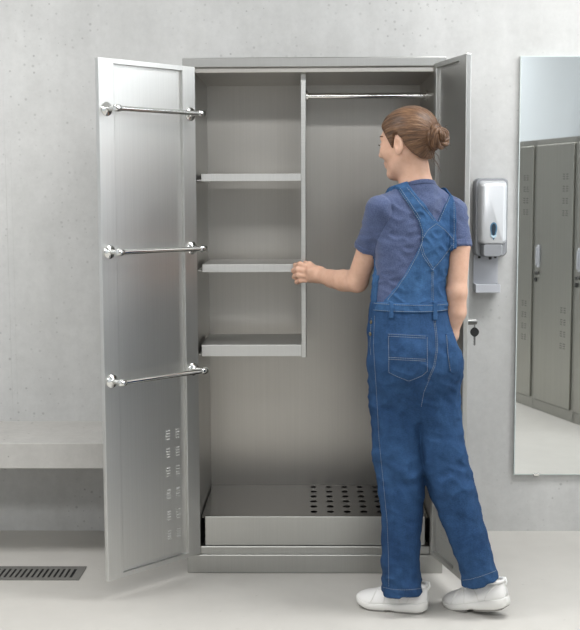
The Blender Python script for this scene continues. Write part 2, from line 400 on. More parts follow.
mb.box(.657,.753,WY-.075,WY-.006,1.012,1.018,.002); mb.box(.655,.659,WY-.075,WY-.006,1.012,1.046,.001); mb.box(.751,.755,WY-.075,WY-.006,1.012,1.046,.001); mb.box(.655,.755,WY-.078,WY-.073,1.012,1.046,.002)
mb.build('drip_tray',M_dlite,DI)

# ------------------------------------------------------------------ lockers (stand along the right wall, seen in the mirror)
M_lock=steel('locker steel',(168,167,161),.42,(120,120,1),.05,.03)
M_lockd=steel('locker door steel',(168,167,160),.4,(120,120,1),.05,.03)
LW=.513; LH=1.76; LDp=.5
def make_locker():
    L=bpy.data.objects.new('metal_locker',None); COL.objects.link(L)
    mb=MB(); st=.022
    mb.box(0,LW,.004,LDp,0,LH); mb.box(0,st,0,.02,0,LH); mb.box(LW-st,LW,0,.02,0,LH); mb.box(0,LW,0,.02,.008,.066); mb.box(0,LW,0,.02,LH-.03,LH)
    mb.build('body',M_lock,L)
    mb=MB(); mb.box(st+.004,LW-st-.004,-.012,.003,.075,LH-.036,.003)
    for zz in (1.28,.45,):
        for gz in range(4):
            for cxx in (.10,.14):
                for k in range(3):
                    zc=zz+gz*.075+k*.014; mb.box(cxx-.012,cxx+.012,-.0125,-.0115,zc-.003,zc+.003,0,1)
    d=mb.build('door',[M_lockd,plain('vent slot shade',(98,98,94),.6)],L)
    xh=LW-st-.05
    mb=MB(); mb.box(xh-.014,xh+.014,-.0235,-.01,.94,1.085,.005); mb.box(xh-.006,xh+.006,-.036,-.02,.955,1.07,.004); mb.build('handle',M_dlite,d)
    mb=MB(); Q=Matrix.Translation((xh+.002,-.012,.905))@Matrix.Rotation(PI/2,4,'X'); mb.lathe([(.013,0),(.013,.012),(.011,.014)],16,0,Q); mb.build('lock',M_lockmet,d,angle=40)
    mb=MB(); mb.box(xh+.0175,xh+.042,-.022,-.012,.89,.91,.003); mb.box(xh+.02,xh+.045,-.022,-.012,.845,.872,.004); mb.build('latch',M_black,d)
    return L
L0=make_locker()
# local x runs along the row from its wall end towards the camera, local y into the wall
rowM=lambda s: Matrix(((-LD.x,LN.x,0,lw(s,0).x),(-LD.y,LN.y,0,lw(s,0).y),(0,0,1,0),(0,0,0,1)))
labs=['steel locker at the left edge of the mirror with only a strip showing','steel locker seen whole in width in the middle of the mirror','steel locker in the mirror cut off by the right edge of the picture']
for k,(s) in enumerate((.19,.705,1.22)):
    o=L0 if k==0 else copy_tree(L0)
    o.matrix_world=rowM(s); tag(o,labs[k],'locker','steel lockers along the side wall')

# ================================================================== the person
F_PX=1153.2; CAMP=np.array([-.0182,-4.2085,1.4055])
def _axes(yaw=.017,pit=.1028,roll=-.0039):
    sy,cy=math.sin(yaw),math.cos(yaw); sp,cp=math.sin(pit),math.cos(pit)
    f=np.array([-sy*cp,cy*cp,-sp]); r=np.array([cy,sy,0.]); u=np.cross(r,f)
    return r*math.cos(roll)+u*math.sin(roll), u*math.cos(roll)-r*math.sin(roll), f
_r,_u,_f=_axes()
def raydir(x,y): return _f+(x-290)/F_PX*_r-(y-315)/F_PX*_u
def at(x,y,Y): d=raydir(x,y); return CAMP+d*((Y-CAMP[1])/d[1])
def V3(*a): return np.array(a,dtype=np.float64)

# ---- distance fields
def cone(a,b,ra,rb):
    a=np.asarray(a,float); b=np.asarray(b,float); ab=b-a; L=ab@ab
    def f(P):
        q=P-a; t=np.clip((q@ab)/L,0,1); return np.linalg.norm(q-t[:,None]*ab,axis=1)-(ra+(rb-ra)*t)
    return f
def chain(pts,rs):
    fs=[cone(pts[i],pts[i+1],rs[i],rs[i+1]) for i in range(len(pts)-1)]
    def f(P):
        d=fs[0](P)
        for g in fs[1:]: d=smin(d,g(P),.006)
        return d
    return f
def ell(c,r,Rm=None):
    c=np.asarray(c,float); r=np.asarray(r,float)
    def f(P):
        q=P-c
        if Rm is not None: q=q@Rm
        k0=np.linalg.norm(q/r,axis=1); k1=np.linalg.norm(q/(r*r),axis=1)+1e-9
        return k0*(k0-1)/k1
    return f
def stack(rows,th,n=2.0):
    """rows of (centre, half width seen from the front, half depth): elliptical slices at rising heights"""
    rows=sorted(rows,key=lambda r:r[0][2]); z=np.array([r[0][2] for r in rows])
    zz=np.linspace(z[0],z[-1],80)
    def cub(v):
        v=np.array(v); m=np.gradient(v,z); i=np.clip(np.searchsorted(z,zz)-1,0,len(z)-2); h=z[i+1]-z[i]; t=(zz-z[i])/h
        return (2*t**3-3*t**2+1)*v[i]+(t**3-2*t**2+t)*h*m[i]+(-2*t**3+3*t**2)*v[i+1]+(t**3-t**2)*h*m[i+1]
    cx=cub([r[0][0] for r in rows]); cy=cub([r[0][1] for r in rows]); A=cub([r[1] for r in rows]); B=cub([r[2] for r in rows])
    ct,st=math.cos(th),math.sin(th)
    def f(P):
        h=P[:,2]; x=P[:,0]-np.interp(h,zz,cx); y=P[:,1]-np.interp(h,zz,cy); a=np.interp(h,zz,A); b=np.interp(h,zz,B)
        u=x*ct+y*st; v=-x*st+y*ct
        k0=(np.abs(u/a)**n+np.abs(v/b)**n)**(1/n); k1=np.sqrt((u/a**2)**2+(v/b**2)**2)+1e-6
        d=np.where(k0<.3,(k0-1)*np.minimum(a,b),k0*(k0-1)/k1)
        return smax(d,np.maximum(h-z[-1],z[0]-h),.01)
    return f
def smin(a,b,k):
    h=np.clip(.5+.5*(b-a)/k,0,1); return b+(a-b)*h-k*h*(1-h)
def smax(a,b,k): return -smin(-a,-b,k)
def union(fs,k):
    def f(P):
        d=None
        for g in fs:
            kk=k
            if isinstance(g,tuple): g,kk=g
            e=g(P); d=e if d is None else smin(d,e,kk)
        return d
    return f
_tab=np.random.RandomState(7).rand(64,64,64)
def vnoise(P):
    i=np.floor(P).astype(int); t=P-i; t=t*t*(3-2*t); i&=63; j=(i+1)&63
    x0,y0,z0=i.T; x1,y1,z1=j.T; a,b,c=t.T
    L=lambda p,q,w:p+(q-p)*w
    return L(L(L(_tab[x0,y0,z0],_tab[x1,y0,z0],a),L(_tab[x0,y1,z0],_tab[x1,y1,z0],a),b),L(L(_tab[x0,y0,z1],_tab[x1,y0,z1],a),L(_tab[x0,y1,z1],_tab[x1,y1,z1],a),b),c)-.5
def poly2d(poly):
    poly=np.asarray(poly,float); n=len(poly)
    def f(U):
        d=np.full(len(U),1e9); s=np.ones(len(U))
        for i in range(n):
            a=poly[i]; b=poly[i-1]; e=b-a; w=U-a; t=np.clip((w@e)/(e@e+1e-12),0,1); q=w-t[:,None]*e
            d=np.minimum(d,(q*q).sum(1))
            c1=U[:,1]>=a[1]; c2=U[:,1]<b[1]; c3=e[0]*w[:,1]>e[1]*w[:,0]
            s=np.where((c1&c2&c3)|(~c1&~c2&~c3),-s,s)
        return s*np.sqrt(d)
    return f
def polygonize(F,lo,hi,h,steps=3):
    h=h*1.0
    """surface nets: coarse pass first, fine samples only near the surface"""
    lo=np.asarray(lo,float); hi=np.asarray(hi,float); B=6
    nb=np.ceil((hi-lo)/(h*B)).astype(int); n=nb*B+1
    g=[lo[k]+(np.arange(nb[k])+.5)*h*B for k in range(3)]
    C=np.stack(np.meshgrid(*g,indexing='ij'),-1).reshape(-1,3)
    d=F(C).astype(np.float32); near=np.abs(d)<h*B*1.6
    vals=np.repeat(np.repeat(np.repeat(d.reshape(nb),B,0),B,1),B,2)
    vals=np.pad(vals,((0,1),)*3,mode='edge')
    bi=np.stack(np.unravel_index(np.nonzero(near)[0],nb),-1)
    o=np.stack(np.meshgrid(*[np.arange(B+1)]*3,indexing='ij'),-1).reshape(-1,3)
    for s in range(0,len(bi),1500):
        I=(bi[s:s+1500,None,:]*B+o[None]).reshape(-1,3)
        vals[I[:,0],I[:,1],I[:,2]]=F(lo+I*h)
    ins=vals<0
    cs=np.zeros(tuple(n-1),np.int8)
    for dx in (0,1):
        for dy in (0,1):
            for dz in (0,1): cs+=ins[dx:n[0]-1+dx,dy:n[1]-1+dy,dz:n[2]-1+dz]
    act=(cs>0)&(cs<8); idx=np.full(cs.shape,-1,np.int32); A=np.argwhere(act); idx[act]=np.arange(len(A))
    acc=np.zeros((len(A),3)); cnt=np.zeros(len(A))
    for ax in range(3):
        for p in (0,1):
            for q in (0,1):
                o0=np.zeros(3,int); oth=[k for k in range(3) if k!=ax]; o0[oth[0]]=p; o0[oth[1]]=q; o1=o0.copy(); o1[ax]=1
                a=A+o0; b=A+o1; va=vals[a[:,0],a[:,1],a[:,2]]; vb=vals[b[:,0],b[:,1],b[:,2]]; m=(va<0)!=(vb<0)
                t=va/(va-vb+1e-20); pt=a.astype(float); pt[:,ax]+=t; acc[m]+=pt[m]; cnt[m]+=1
    Vv=lo+acc/np.maximum(cnt,1)[:,None]*h
    faces=[]
    for ax in range(3):
        o1=np.zeros(3,int); o1[ax]=1; u,v=[(1,2),(2,0),(0,1)][ax]
        sl0=[slice(None)]*3; sl1=[slice(None)]*3; sl0[ax]=slice(0,-1); sl1[ax]=slice(1,None)
        ch=np.argwhere(ins[tuple(sl0)]!=ins[tuple(sl1)])
        ok=(ch[:,u]>0)&(ch[:,v]>0)&(ch[:,u]<n[u]-1)&(ch[:,v]<n[v]-1); ch=ch[ok]
        neg=ins[ch[:,0],ch[:,1],ch[:,2]]
        def cell(du,dv):
            c=ch.copy(); c[:,u]-=du; c[:,v]-=dv; return idx[c[:,0],c[:,1],c[:,2]]
        q=np.stack([cell(0,0),cell(1,0),cell(1,1),cell(0,1)],1); q[~neg]=q[~neg][:,::-1]; faces.append(q)
    Q=np.concatenate(faces); Q=Q[(Q>=0).all(1)]
    e=h*.25
    for _ in range(steps):
        dd=F(Vv); G=np.stack([F(Vv+np.eye(3)[k]*e)-F(Vv-np.eye(3)[k]*e) for k in range(3)],1)/(2*e); g2=(G*G).sum(1)+1e-6
        st=-(dd/np.maximum(g2,.3))[:,None]*G; ln=np.linalg.norm(st,axis=1,keepdims=True); st*=np.minimum(1,h*.5/np.maximum(ln,1e-9)); Vv=Vv+st*.8
    return Vv,Q
def sdf_obj(name,F,lo,hi,h,mat,parent,steps=3,subd=False):
    Vv,Q=polygonize(F,lo,hi,h,steps)
    me=bpy.data.meshes.new(name); me.from_pydata(Vv.tolist(),[],Q.tolist()); me.materials.append(mat)
    me.polygons.foreach_set('use_smooth',[True]*len(me.polygons)); me.update()
    o=bpy.data.objects.new(name,me); COL.objects.link(o); o['_n']=len(Vv)
    if parent is not None: put(o,parent)
    del o['_n']
    return o,Vv
def onto(F,x,y,t0=3.2,t1=4.6,off=0.0):
    """first point of the surface F along the line of sight"""
    d=raydir(x,y); d=d/np.linalg.norm(d); t=t0
    for _ in range(120):
        v=F((CAMP+d*t)[None])[0]
        if v<.0004: break
        t+=max(.0006,v*.6)
        if t>t1: return None
    return CAMP+d*(t-off)

DY=-.085
def pa(x,y,Y): return at(x,y,Y+DY)
TH=math.radians(27)
RGT=V3(math.cos(TH),math.sin(TH),0); FWD=V3(-math.sin(TH),math.cos(TH),0)
def row(py,xl,xr,Y,ratio,off=0.0,app=True):
    Y=Y+DY; c=at((xl+xr)/2,py,Y); w=(at(xr,py,Y)[0]-at(xl,py,Y)[0])/2+off
    if app: w=w/math.sqrt(math.cos(TH)**2+(ratio*math.sin(TH))**2)
    return (c,w,w*ratio)

# ---- clothing volumes
def shirt_core(off=0.0):
    rows=[row(192,392,443,-.262,.55,off),row(200,382,453,-.262,.53,off),row(212,377,457,-.264,.56,off),row(235,376,456,-.272,.62,off),row(260,376,452,-.28,.63,off),row(285,374,447,-.29,.66,off),row(305,372,447,-.298,.69,off),row(322,371,449,-.302,.72,off)]
    st=stack(rows,TH)
    
    trL=cone(pa(408,197,-.28),pa(380,208,-.325),.034+off,.037+off); trR=cone(pa(430,197,-.25),pa(454,209,-.24),.033+off,.032+off)
    return union([st,(trL,.03),(trR,.03)],.03)
eL_=at(357,281,-.27); sL=pa(379,211.5,-.33); slL=at(369.5,246.5,-.345)
sR=pa(455.5,213,-.255); slR=at(459.5,247,-.368); eR_=at(456.5,292,-.378)
slv_l=cone(sL,slL+(slL-sL)*.25,.044,.0475); slv_r=cone(sR,slR+(slR-sR)*.3,.036,.0375)
core0=shirt_core(0.0)
def cut(f,p,nrm,k=.002):
    nrm=np.asarray(nrm,float); nrm=nrm/np.linalg.norm(nrm)
    return lambda P: smax(f(P),(P-p)@nrm,k)
nLs=(slL-sL); nRs=(slR-sR)
slv_l=cut(slv_l,slL+nLs/np.linalg.norm(nLs)*.004,nLs+V3(0,0,-.02)); slv_r=cut(slv_r,slR,nRs)
collar_p=pa(418,187.5,-.262); collar_n=V3(0,0,1)*.93+FWD*.37
def shirt_raw(P):
    d=union([core0,(slv_l,.026),(slv_r,.022)],.03)(P); return smin(d,neck(P)-.004,.03)
def shirt(P):
    d=shirt_raw(P)
    z=P[:,2]
    # soft folds: across the lower back and from the armpits
    u=P@RGT
    q=np.stack([u*9+z*5,P[:,1]*9,z*15-u*8],1); n=vnoise(q+3.1)
    q2=np.stack([u*22-z*12,P[:,1]*16,z*24+u*10],1); n2=vnoise(q2)
    n3=vnoise(np.stack([u*30+z*26,P[:,1]*20,z*34-u*16],1)); fade=np.clip(((collar_p-P)@collar_n-.004)/.07,0,1); d=d-fade*(.012*n+.007*n2+.005*(.5-np.abs(n3)*2))-.001*(1-fade)
    ca=core0(P)
    for sv in (slv_l,slv_r): d=d+.0026*np.exp(-((ca-sv(P)+.006)/.0035)**2)
    return smax(d,(P-collar_p)@collar_n,.004)
def leg_rows():
    L=[row(352,370,425,-0.290,.9,0,False),row(380,369,416,-0.290,1.0,0,False),row(410,370.5,420.5,-0.292,1.05,0,False),row(440,372,421.5,-0.297,1.08,0,False),row(470,375.5,422.5,-0.303,1.1,0,False),row(500,380,423,-0.310,1.1,0,False),row(530,382.3,421.5,-0.317,1.15,0,False),row(560,382.5,419.5,-0.325,1.15,0,False),row(582,382,421,-0.329,1.18,0,False),row(593,382.3,422,-0.331,1.2,0,False)]
    R=[row(352,412,459,-0.290,.95,0,False),row(380,411,460,-0.285,1.0,0,False),row(410,413.5,459,-0.292,1.05,0,False),row(451,421,465,-0.310,1.12,0,False),row(493,430,476.5,-0.323,1.1,0,False),row(531,446,487,-0.337,1.12,0,False),row(560,456.5,494,-0.346,1.15,0,False),row(576,461.5,497.5,-0.349,1.15,0,False),row(590,464,501,-0.350,1.15,0,False)]
    return L,R
LRW,RRW=leg_rows()
legL=stack(LRW,0); legR=stack(RRW,0)
pel=stack([row(300,370.5,448.5,-.298,.70,.002),row(312,369.5,449,-.3,.72,.002),row(330,367.5,452.5,-.305,.76,0),row(350,368.5,455.5,-.308,.80,0),row(372,370,456.5,-.304,.78,0),row(395,378,451,-.3,.70,0),row(416,394,440,-.3,.6,0)],TH)
btL=ell(pa(399,362,-.375),(.075,.065,.085)); btR=ell(pa(440,362,-.335),(.066,.06,.083))
hemR_p=at(479,579,-.435); hemL_p=at(402,591,-.41)
crot=ell(at(421,398,-.365),(.05,.06,.045))
def trousers_raw(P):
    a=union([pel,(btL,.05),(btR,.05)],.05)(P)
    l=smax(legL(P),(P-hemL_p)@V3(-.04,0,-1),.002); r=smax(legR(P),(P-hemR_p)@(V3(.26,0,-1)/1.033),.002)
    d=smin(smin(a,l,.035),crot(P),.04); return smin(d,smin(a,r,.035),.007)
zc=pa(410,395,-.3)[2]
def trousers(P):
    d=trousers_raw(P); z=P[:,2]; x=P[:,0]; y=P[:,1]
    k=np.clip((zc-z)/.06,0,1)
    w=vnoise(np.stack([x*7+1.7,y*7,z*9+x*6],1)); w2=vnoise(np.stack([x*13-z*6,y*12,z*26+x*13+y*6],1)); w3=vnoise(np.stack([x*30-z*10,y*30,z*55+x*30],1))
    kn=np.exp(-((z-pa(410,470,-.3)[2])/.11)**2); hm=np.exp(-((z-.1)/.07)**2); cr=np.exp(-((z-zc)/.09)**2)
    rd=.5-np.abs(vnoise(np.stack([x*11+z*9,y*11,z*17-x*9+2.3],1)))*2
    rf=.5-np.abs(vnoise(np.stack([x*20-z*13+5,y*19,z*34+x*15+y*8],1)))*2
    d=d-k*(.010*w)-(.005+.008*kn+.012*hm+.009*cr)*w2-(.002+.004*hm+.003*kn+.002*cr)*w3-(.0035*k+.004*cr+.004*kn)*rd-(.0026+.005*hm+.0045*kn+.004*cr)*rf
    # seat seam valley between the buttocks and the fly of cloth under the seat
    return d
def tplus(P): return np.minimum(trousers(P),shirt(P))

# ---- head frame
AL=math.radians(36); hf=V3(-math.cos(AL),math.sin(AL),0); hl=V3(-math.sin(AL),-math.cos(AL),0); hu=V3(0,0,1)
pt=math.radians(-9); hf,hu=hf*math.cos(pt)+hu*math.sin(pt), hu*math.cos(pt)-hf*math.sin(pt)
HC=pa(407.3,141.5,-.262); HR=np.stack([hf,hl,hu],1)      # columns
def H(x,y,z): return HC+hf*x+hl*y+hu*z
def hell(c,r): return ell(H(*c),r,HR)
def hcone(a,b,ra,rb): return cone(H(*a),H(*b),ra,rb)
skull=union([hell((-.012,0,.023),(.093,.072,.080)),(hell((.028,0,-.03),(.060,.056,.081)),.03)],.03)
headp=[skull,
 (hcone((-.005,.047,-.052),(.064,.012,-.098),.015,.013),.028),(hcone((-.005,-.047,-.052),(.064,-.012,-.098),.015,.013),.028),
 (hell((.069,0,-.096),(.017,.02,.015)),.02),
 (hcone((.084,0,.014),(.107,0,-.026),.006,.009),.012),(hell((.097,.009,-.031),(.011,.008,.007)),.008),(hell((.097,-.009,-.031),(.011,.008,.007)),.008),
 (hell((.071,0,.023),(.013,.038,.011)),.02),
 (hell((.056,.038,-.024),(.028,.024,.024)),.02),(hell((.056,-.038,-.024),(.028,.024,.024)),.02),
 (hell((.081,0,-.062),(.010,.022,.016)),.012),
 (hell((.0875,0,-.0575),(.0065,.019,.0045)),.005),(hell((.0865,0,-.068),(.0065,.017,.0055)),.005)]
head0=union(headp,.02)
def ear(s):
    o=hell((-.01,s*.0735,-.014),(.0175,.0085,.0275)); i=hell((-.005,s*.0845,-.011),(.0105,.0105,.0185))
    lobe=hell((-.003,s*.073,-.037),(.009,.006,.011))
    return lambda P: smin(smax(o(P),-i(P),.0025),lobe(P),.008)
earL,earR=ear(1),ear(-1)
eyeP=[H(.073,.031,-.002),H(.073,-.031,-.002)]
def head(P):
    d=head0(P)
    for e in eyeP: d=smax(d,-(np.linalg.norm(P-(e+hf*.017),axis=1)-.0145),.014)
    for e in eyeP:   # lids
        lid=np.linalg.norm(P-e,axis=1)-.0136; q=(P-e)@HR
        slit=np.maximum(np.abs(q[:,2])-.0048*(1-np.clip(np.abs(q[:,1])/.014,0,1)**2)-.0002, -.02)
        lid=np.maximum(lid,-slit); d=smin(d,lid,.004)
    d=smin(d,smin(earL(P),earR(P),.001),.008)
    return d
nk0=pa(411,152,-.262); nk1=pa(416.3,187,-.266); nk2=pa(418,205,-.27)
neck=chain([nk0,pa(413.8,170,-.264),nk1,nk2],[.051,.0505,.057,.07])

# ---- hands
def hand_chain(fs):   # list of finger chains
    return fs
wL=at(318.5,274.5,-.085)
def fing(pts,r0,r1):
    n=len(pts); return chain(pts,[r0+(r1-r0)*i/(n-1) for i in range(n)])
# left hand closes on the corner of divider and second shelf
FL=[
 [at(311,268,-.060),at(300.0,264.2,-.042),at(295.6,265.2,-.018),at(297.5,266.2,.008)],
 [at(310.5,272,-.064),at(297.8,269.6,-.046),at(293.8,270.8,-.018),at(296.5,271.8,.008)],
 [at(311,276.2,-.064),at(298.3,275.4,-.048),at(294.4,276.8,-.02),at(297,277.4,.010)],
 [at(312,280,-.060),at(300.5,280.4,-.046),at(296.8,282,-.024),at(298.2,282.6,.004)]]
handL=[(cone(wL,at(310,270.5,-.068),.024,.0165),.02),(cone(wL,at(311,278,-.066),.0235,.0155),.02)]
for k,p in enumerate(FL): handL.append((fing(p,(.0105,.0108,.0102,.009)[k],(.0075,.0077,.0073,.0066)[k]),.007))
thL=[at(316,269.5,-.075),at(309.5,264.8,-.045),at(305.5,264.0,-.018),at(303.5,265,.003)]
handL.append((fing(thL,.0135,.0085),.008))
wR=at(449.5,335,-.36)
dR=V3(-.45,.35,-.8); dR/=np.linalg.norm(dR); pn=V3(-.85,-.5,0); pn/=np.linalg.norm(pn); sd=np.cross(dR,pn)
handR=[(cone(wR,wR+dR*.075+sd*.022,.024,.017),.02),(cone(wR,wR+dR*.07-sd*.022,.024,.016),.02)]
for k,(o,l) in enumerate(((.03,.075),(.01,.083),(-.01,.078),(-.028,.06))):
    b0=wR+dR*.08+sd*o; p1=b0+dR*l*.45+pn*.006; p2=p1+dR*l*.3+pn*.014; p3=p2+dR*l*.22+pn*.016
    handR.append((fing([b0,p1,p2,p3],.0095,.007),.006))
t0=wR+dR*.02+sd*.022; handR.append((fing([t0,t0+dR*.03+sd*.022+pn*.012,t0+dR*.055+sd*.028+pn*.022,t0+dR*.078+sd*.026+pn*.03],.013,.0085),.008))
armL=chain([sL,slL,at(368,251,-.335),eL_],[.034,.038,.0385,.0365]); foreL=chain([eL_,at(343,280.5,-.205),at(331,278.5,-.145),wL],[.039,.0375,.031,.0245])
armR=chain([sR,slR,eR_],[.033,.035,.033]); foreR=chain([eR_,at(456.5,312,-.374),wR],[.0335,.033,.0235])
ankL=at(403,590,-.392); ankR=at(483,580,-.302)
lgL=stack([(c,max(a*.72,.03),max(b*.66,.03)) for c,a,b in LRW[:9]],0); lgR=stack([(c,max(a*.72,.03),max(b*.66,.03)) for c,a,b in RRW[:8]],0)
def body(P):
    d=smin(head(P),neck(P),.022)
    tor=core_in(P)
    d=smin(d,tor,.03)
    la=smin(armL(P),foreL(P),.012); la=union_with(la,handL,P); ra=smin(armR(P),foreR(P),.015); ra=union_with(ra,handR,P)
    lg=smin(lgL(P),lgR(P),.01)
    d=smin(d,smin(la,ra,.001),.02)
    pv=pel_in(P); d=smin(d,smin(lg,pv,.03),.02)
    return d
core_in=shirt_core(-.014)
pel_in=stack([(c,a-.014,b-.014) for c,a,b in [row(300,370.5,448.5,-.298,.70),row(330,367.5,452.5,-.305,.76),row(350,366.5,456.5,-.308,.80),row(372,369,456,-.304,.74),row(395,378,450,-.3,.62)]],TH)
def union_with(d,lst,P):
    for g,k in lst: d=smin(d,g(P),k)
    return d

# ---- materials
m,nt,b=newmat('skin'); M_skin=m
at_=N(nt,'ShaderNodeAttribute'); at_.attribute_name='lip'
nz=noise(nt,coords(nt),38,3,.6)
base=mixrgb(nt,ramp(nt,nz,[(.3,0),(.7,1)]),s2l((206,164,141)),s2l((216,176,153)))
base=mixrgb(nt,at_.outputs['Fac'],base,s2l((178,104,98)))
nt.links.new(base,b.inputs['Base Color']); b.inputs['Roughness'].default_value=.5; b.inputs['Specular IOR Level'].default_value=.35
b.inputs['Subsurface Weight'].default_value=.12; b.inputs['Subsurface Radius'].default_value=(.012,.005,.003); b.inputs['Subsurface Scale'].default_value=1
M_eye=plain('eye white',(226,222,216),.2); M_iris=plain('iris',(74,84,88),.15); M_lash=plain('dark lashes',(52,38,32),.6)
m,nt,b=newmat('heather jersey'); M_shirt=m
v=coords(nt); n1=noise(nt,v,330,3,.7); n2=noise(nt,v,9,4,.6)
base=mixrgb(nt,ramp(nt,n1,[(.35,0),(.65,1)]),s2l((62,73,103)),s2l((86,97,129))); base=mixrgb(nt,1.,base,ramp(nt,n2,[(.3,.94),(.7,1.05)]),'MULTIPLY')
nt.links.new(base,b.inputs['Base Color']); b.inputs['Roughness'].default_value=.9; b.inputs['Specular IOR Level'].default_value=.15; b.inputs['Sheen Weight'].default_value=.2
bump(nt,b,n1,.15,.002)
def denim(name,lo,hi):
    m,nt,b=newmat(name); v=coords(nt); n1=noise(nt,coords(nt,(150,150,520),rot=(.0,.5,.3)),1,2,.6); n2=noise(nt,coords(nt,(6,6,4)),1,6,.72,.8); n3=noise(nt,coords(nt,(30,30,9)),1,4,.7)
    base=mixrgb(nt,ramp(nt,n2,[(.15,0),(.85,1)]),s2l(lo),s2l(hi))
    base=mixrgb(nt,1.,base,ramp(nt,n3,[(.3,.85),(.72,1.13)]),'MULTIPLY'); base=mixrgb(nt,1.,base,ramp(nt,n1,[(.3,.82),(.7,1.2)]),'MULTIPLY')
    nt.links.new(base,b.inputs['Base Color']); b.inputs['Roughness'].default_value=.88; b.inputs['Specular IOR Level'].default_value=.15
    bump(nt,b,n3,.35,.006); return m
M_denim=denim('blue denim',(22,44,78),(56,88,126)); M_denim2=denim('blue denim faded',(32,60,98),(68,104,144))
M_stitch=plain('pale stitching',(130,139,149),.85); M_brass=plain('dull brass button',(140,128,104),.35,1)
def hairmat(name,uvs):
    m,nt,b=newmat(name); t=N(nt,'ShaderNodeUVMap'); mp=N(nt,'ShaderNodeMapping'); mp.inputs['Scale'].default_value=uvs; nt.links.new(t.outputs[0],mp.inputs[0])
    n1=noise(nt,mp.outputs[0],1,4,.7); n2=noise(nt,coords(nt),14,3,.6)
    c=ramp(nt,n1,[(.28,s2l((50,34,24))),(.5,s2l((94,68,49))),(.74,s2l((146,112,83)))]); c=mixrgb(nt,1.,c,ramp(nt,n2,[(.3,.85),(.7,1.12)]),'MULTIPLY')
    nt.links.new(c,b.inputs['Base Color']); b.inputs['Roughness'].default_value=.42; b.inputs['Specular IOR Level'].default_value=.35
    bump(nt,b,n1,.55,.004); return m
M_hair=hairmat('brown hair',(42,3,1)); M_bun=hairmat('brown hair coil',(3,9,1))

# ---- meshes
PER=empty('person',(.33,-.40,0),'person in slate blue tee and denim overalls reaching into the steel cabinet','person')
BODY,Vb=sdf_obj('body',body,(-.12,-.72,.05),(.74,.12,1.72),.0032,M_skin,PER)
lipd=np.minimum(hell((.089,0,-.057),(.008,.021,.006))(Vb),hell((.088,0,-.068),(.008,.019,.007))(Vb))
lipa=BODY.data.attributes.new('lip','FLOAT','POINT'); lipa.data.foreach_set('value',np.clip(.5-lipd/.004,0,1).astype(np.float32))
for s,e in zip((1,-1),eyeP):
    mb=MB(); Q=Matrix(((hl[0],hu[0],hf[0],e[0]),(hl[1],hu[1],hf[1],e[1]),(hl[2],hu[2],hf[2],e[2]),(0,0,0,1)))
    pr=[(.0124*math.sin(a),-.0124*math.cos(a)) for a in np.linspace(.02,PI-.02,20)]
    mb.lathe(pr,24,0,Q); o=mb.build('eye',[M_eye,M_iris],BODY,smooth=True)
    for p in o.data.polygons:
        if (Vector(p.center)-Vector(tuple(e-V3(*PER.location)))).normalized().dot(Vector(tuple(hf)))>.9: p.material_index=1
    mb=MB(); pts=[];
    for a in np.linspace(-1,1,11): pts.append(H(.073+.0142*math.cos(a*.95),s*.031+.0142*math.sin(a*.95),-.0018+.0046*(1-a*a)+.0005))
    mb.tube(pts,[.0006+.0010*(1-abs(a)) for a in np.linspace(-1,1,11)],6)
    for a in np.linspace(-.8,.9,9):
        p=H(.073+.0142*math.cos(a),s*(.031)+.0142*math.sin(a),-.0018+.0046*(1-a*a)); mb.tube([p,p+hf*.0035*math.cos(a)+hl*.003*math.sin(a)+hu*.0012,p+hf*.005*math.cos(a)+hl*.004*math.sin(a)+hu*.003],[.0005,.0004,.0002],5)
    mb.build('eyelashes',M_lash,BODY)
    mb=MB(); pts=[]
    for a in np.linspace(0,1,9):
        y=.014+.036*a; x=.084-.02*a*a-.006*a; pts.append(H(x,s*y,(.024+.006*math.sin(a*2.2)-.004*a)))
    # sit on the brow
    pp=[]
    for p in pts:
        q=p.copy()
        for _ in range(8):
            d=head(q[None])[0]; g=np.array([head((q+np.eye(3)[k]*.001)[None])[0]-d for k in range(3)])/.001; q=q-g*(d-.0004)/max(g@g,.2)
        pp.append(q)
    mb.tube(pp,[.0010+.0010*math.sin(PI*min(1,a*1.2)) for a in np.linspace(.05,.82,9)],8); mb.build('eyebrow',plain('brown brow',(92,66,48),.7),BODY,smooth=True)

# hair cap drawn back to the bun
zk=np.array([-.16,-.085,-.062,-.045,-.03,-.012,.002,.012,.02,.03,.045,.06,.08,.12]); zv=np.array([-.075,-.078,-.069,-.05,-.022,.018,.018,-.008,-.022,.004,.032,.05,.074,.08])
hbase=union([hell((-.012,0,.023),(.093,.072,.080)),(hell((.028,0,-.03),(.060,.056,.081)),.03),(cone(H(-.03,0,-.02),H(-.028,0,-.075),.052,.042),.025)],.03)
def hair(P):
    q=(P-HC)@HR
    d=hbase(P)-.0095-.003*np.exp(-((q[:,2]-.085)/.05)**2)
    ph=np.arctan2(q[:,1],q[:,2]-.02); d=d-.0016*vnoise(np.stack([ph*9,q[:,0]*3,q[:,2]*2+5],1))-.0012*vnoise(np.stack([ph*22,q[:,0]*3,q[:,2]*2],1))
    zb=np.interp(q[:,0],zk,zv)
    e=(zb-q[:,2])*.8
    return smax(smax(d,e,.013),.0025-np.minimum(earL(P),earR(P)),.002)
lo=HC-.16; hi=HC+.16
HAIR,Vh=sdf_obj('hair',hair,lo,hi,.0022,M_hair,PER,2)
BC=H(-.107,0,-.006)
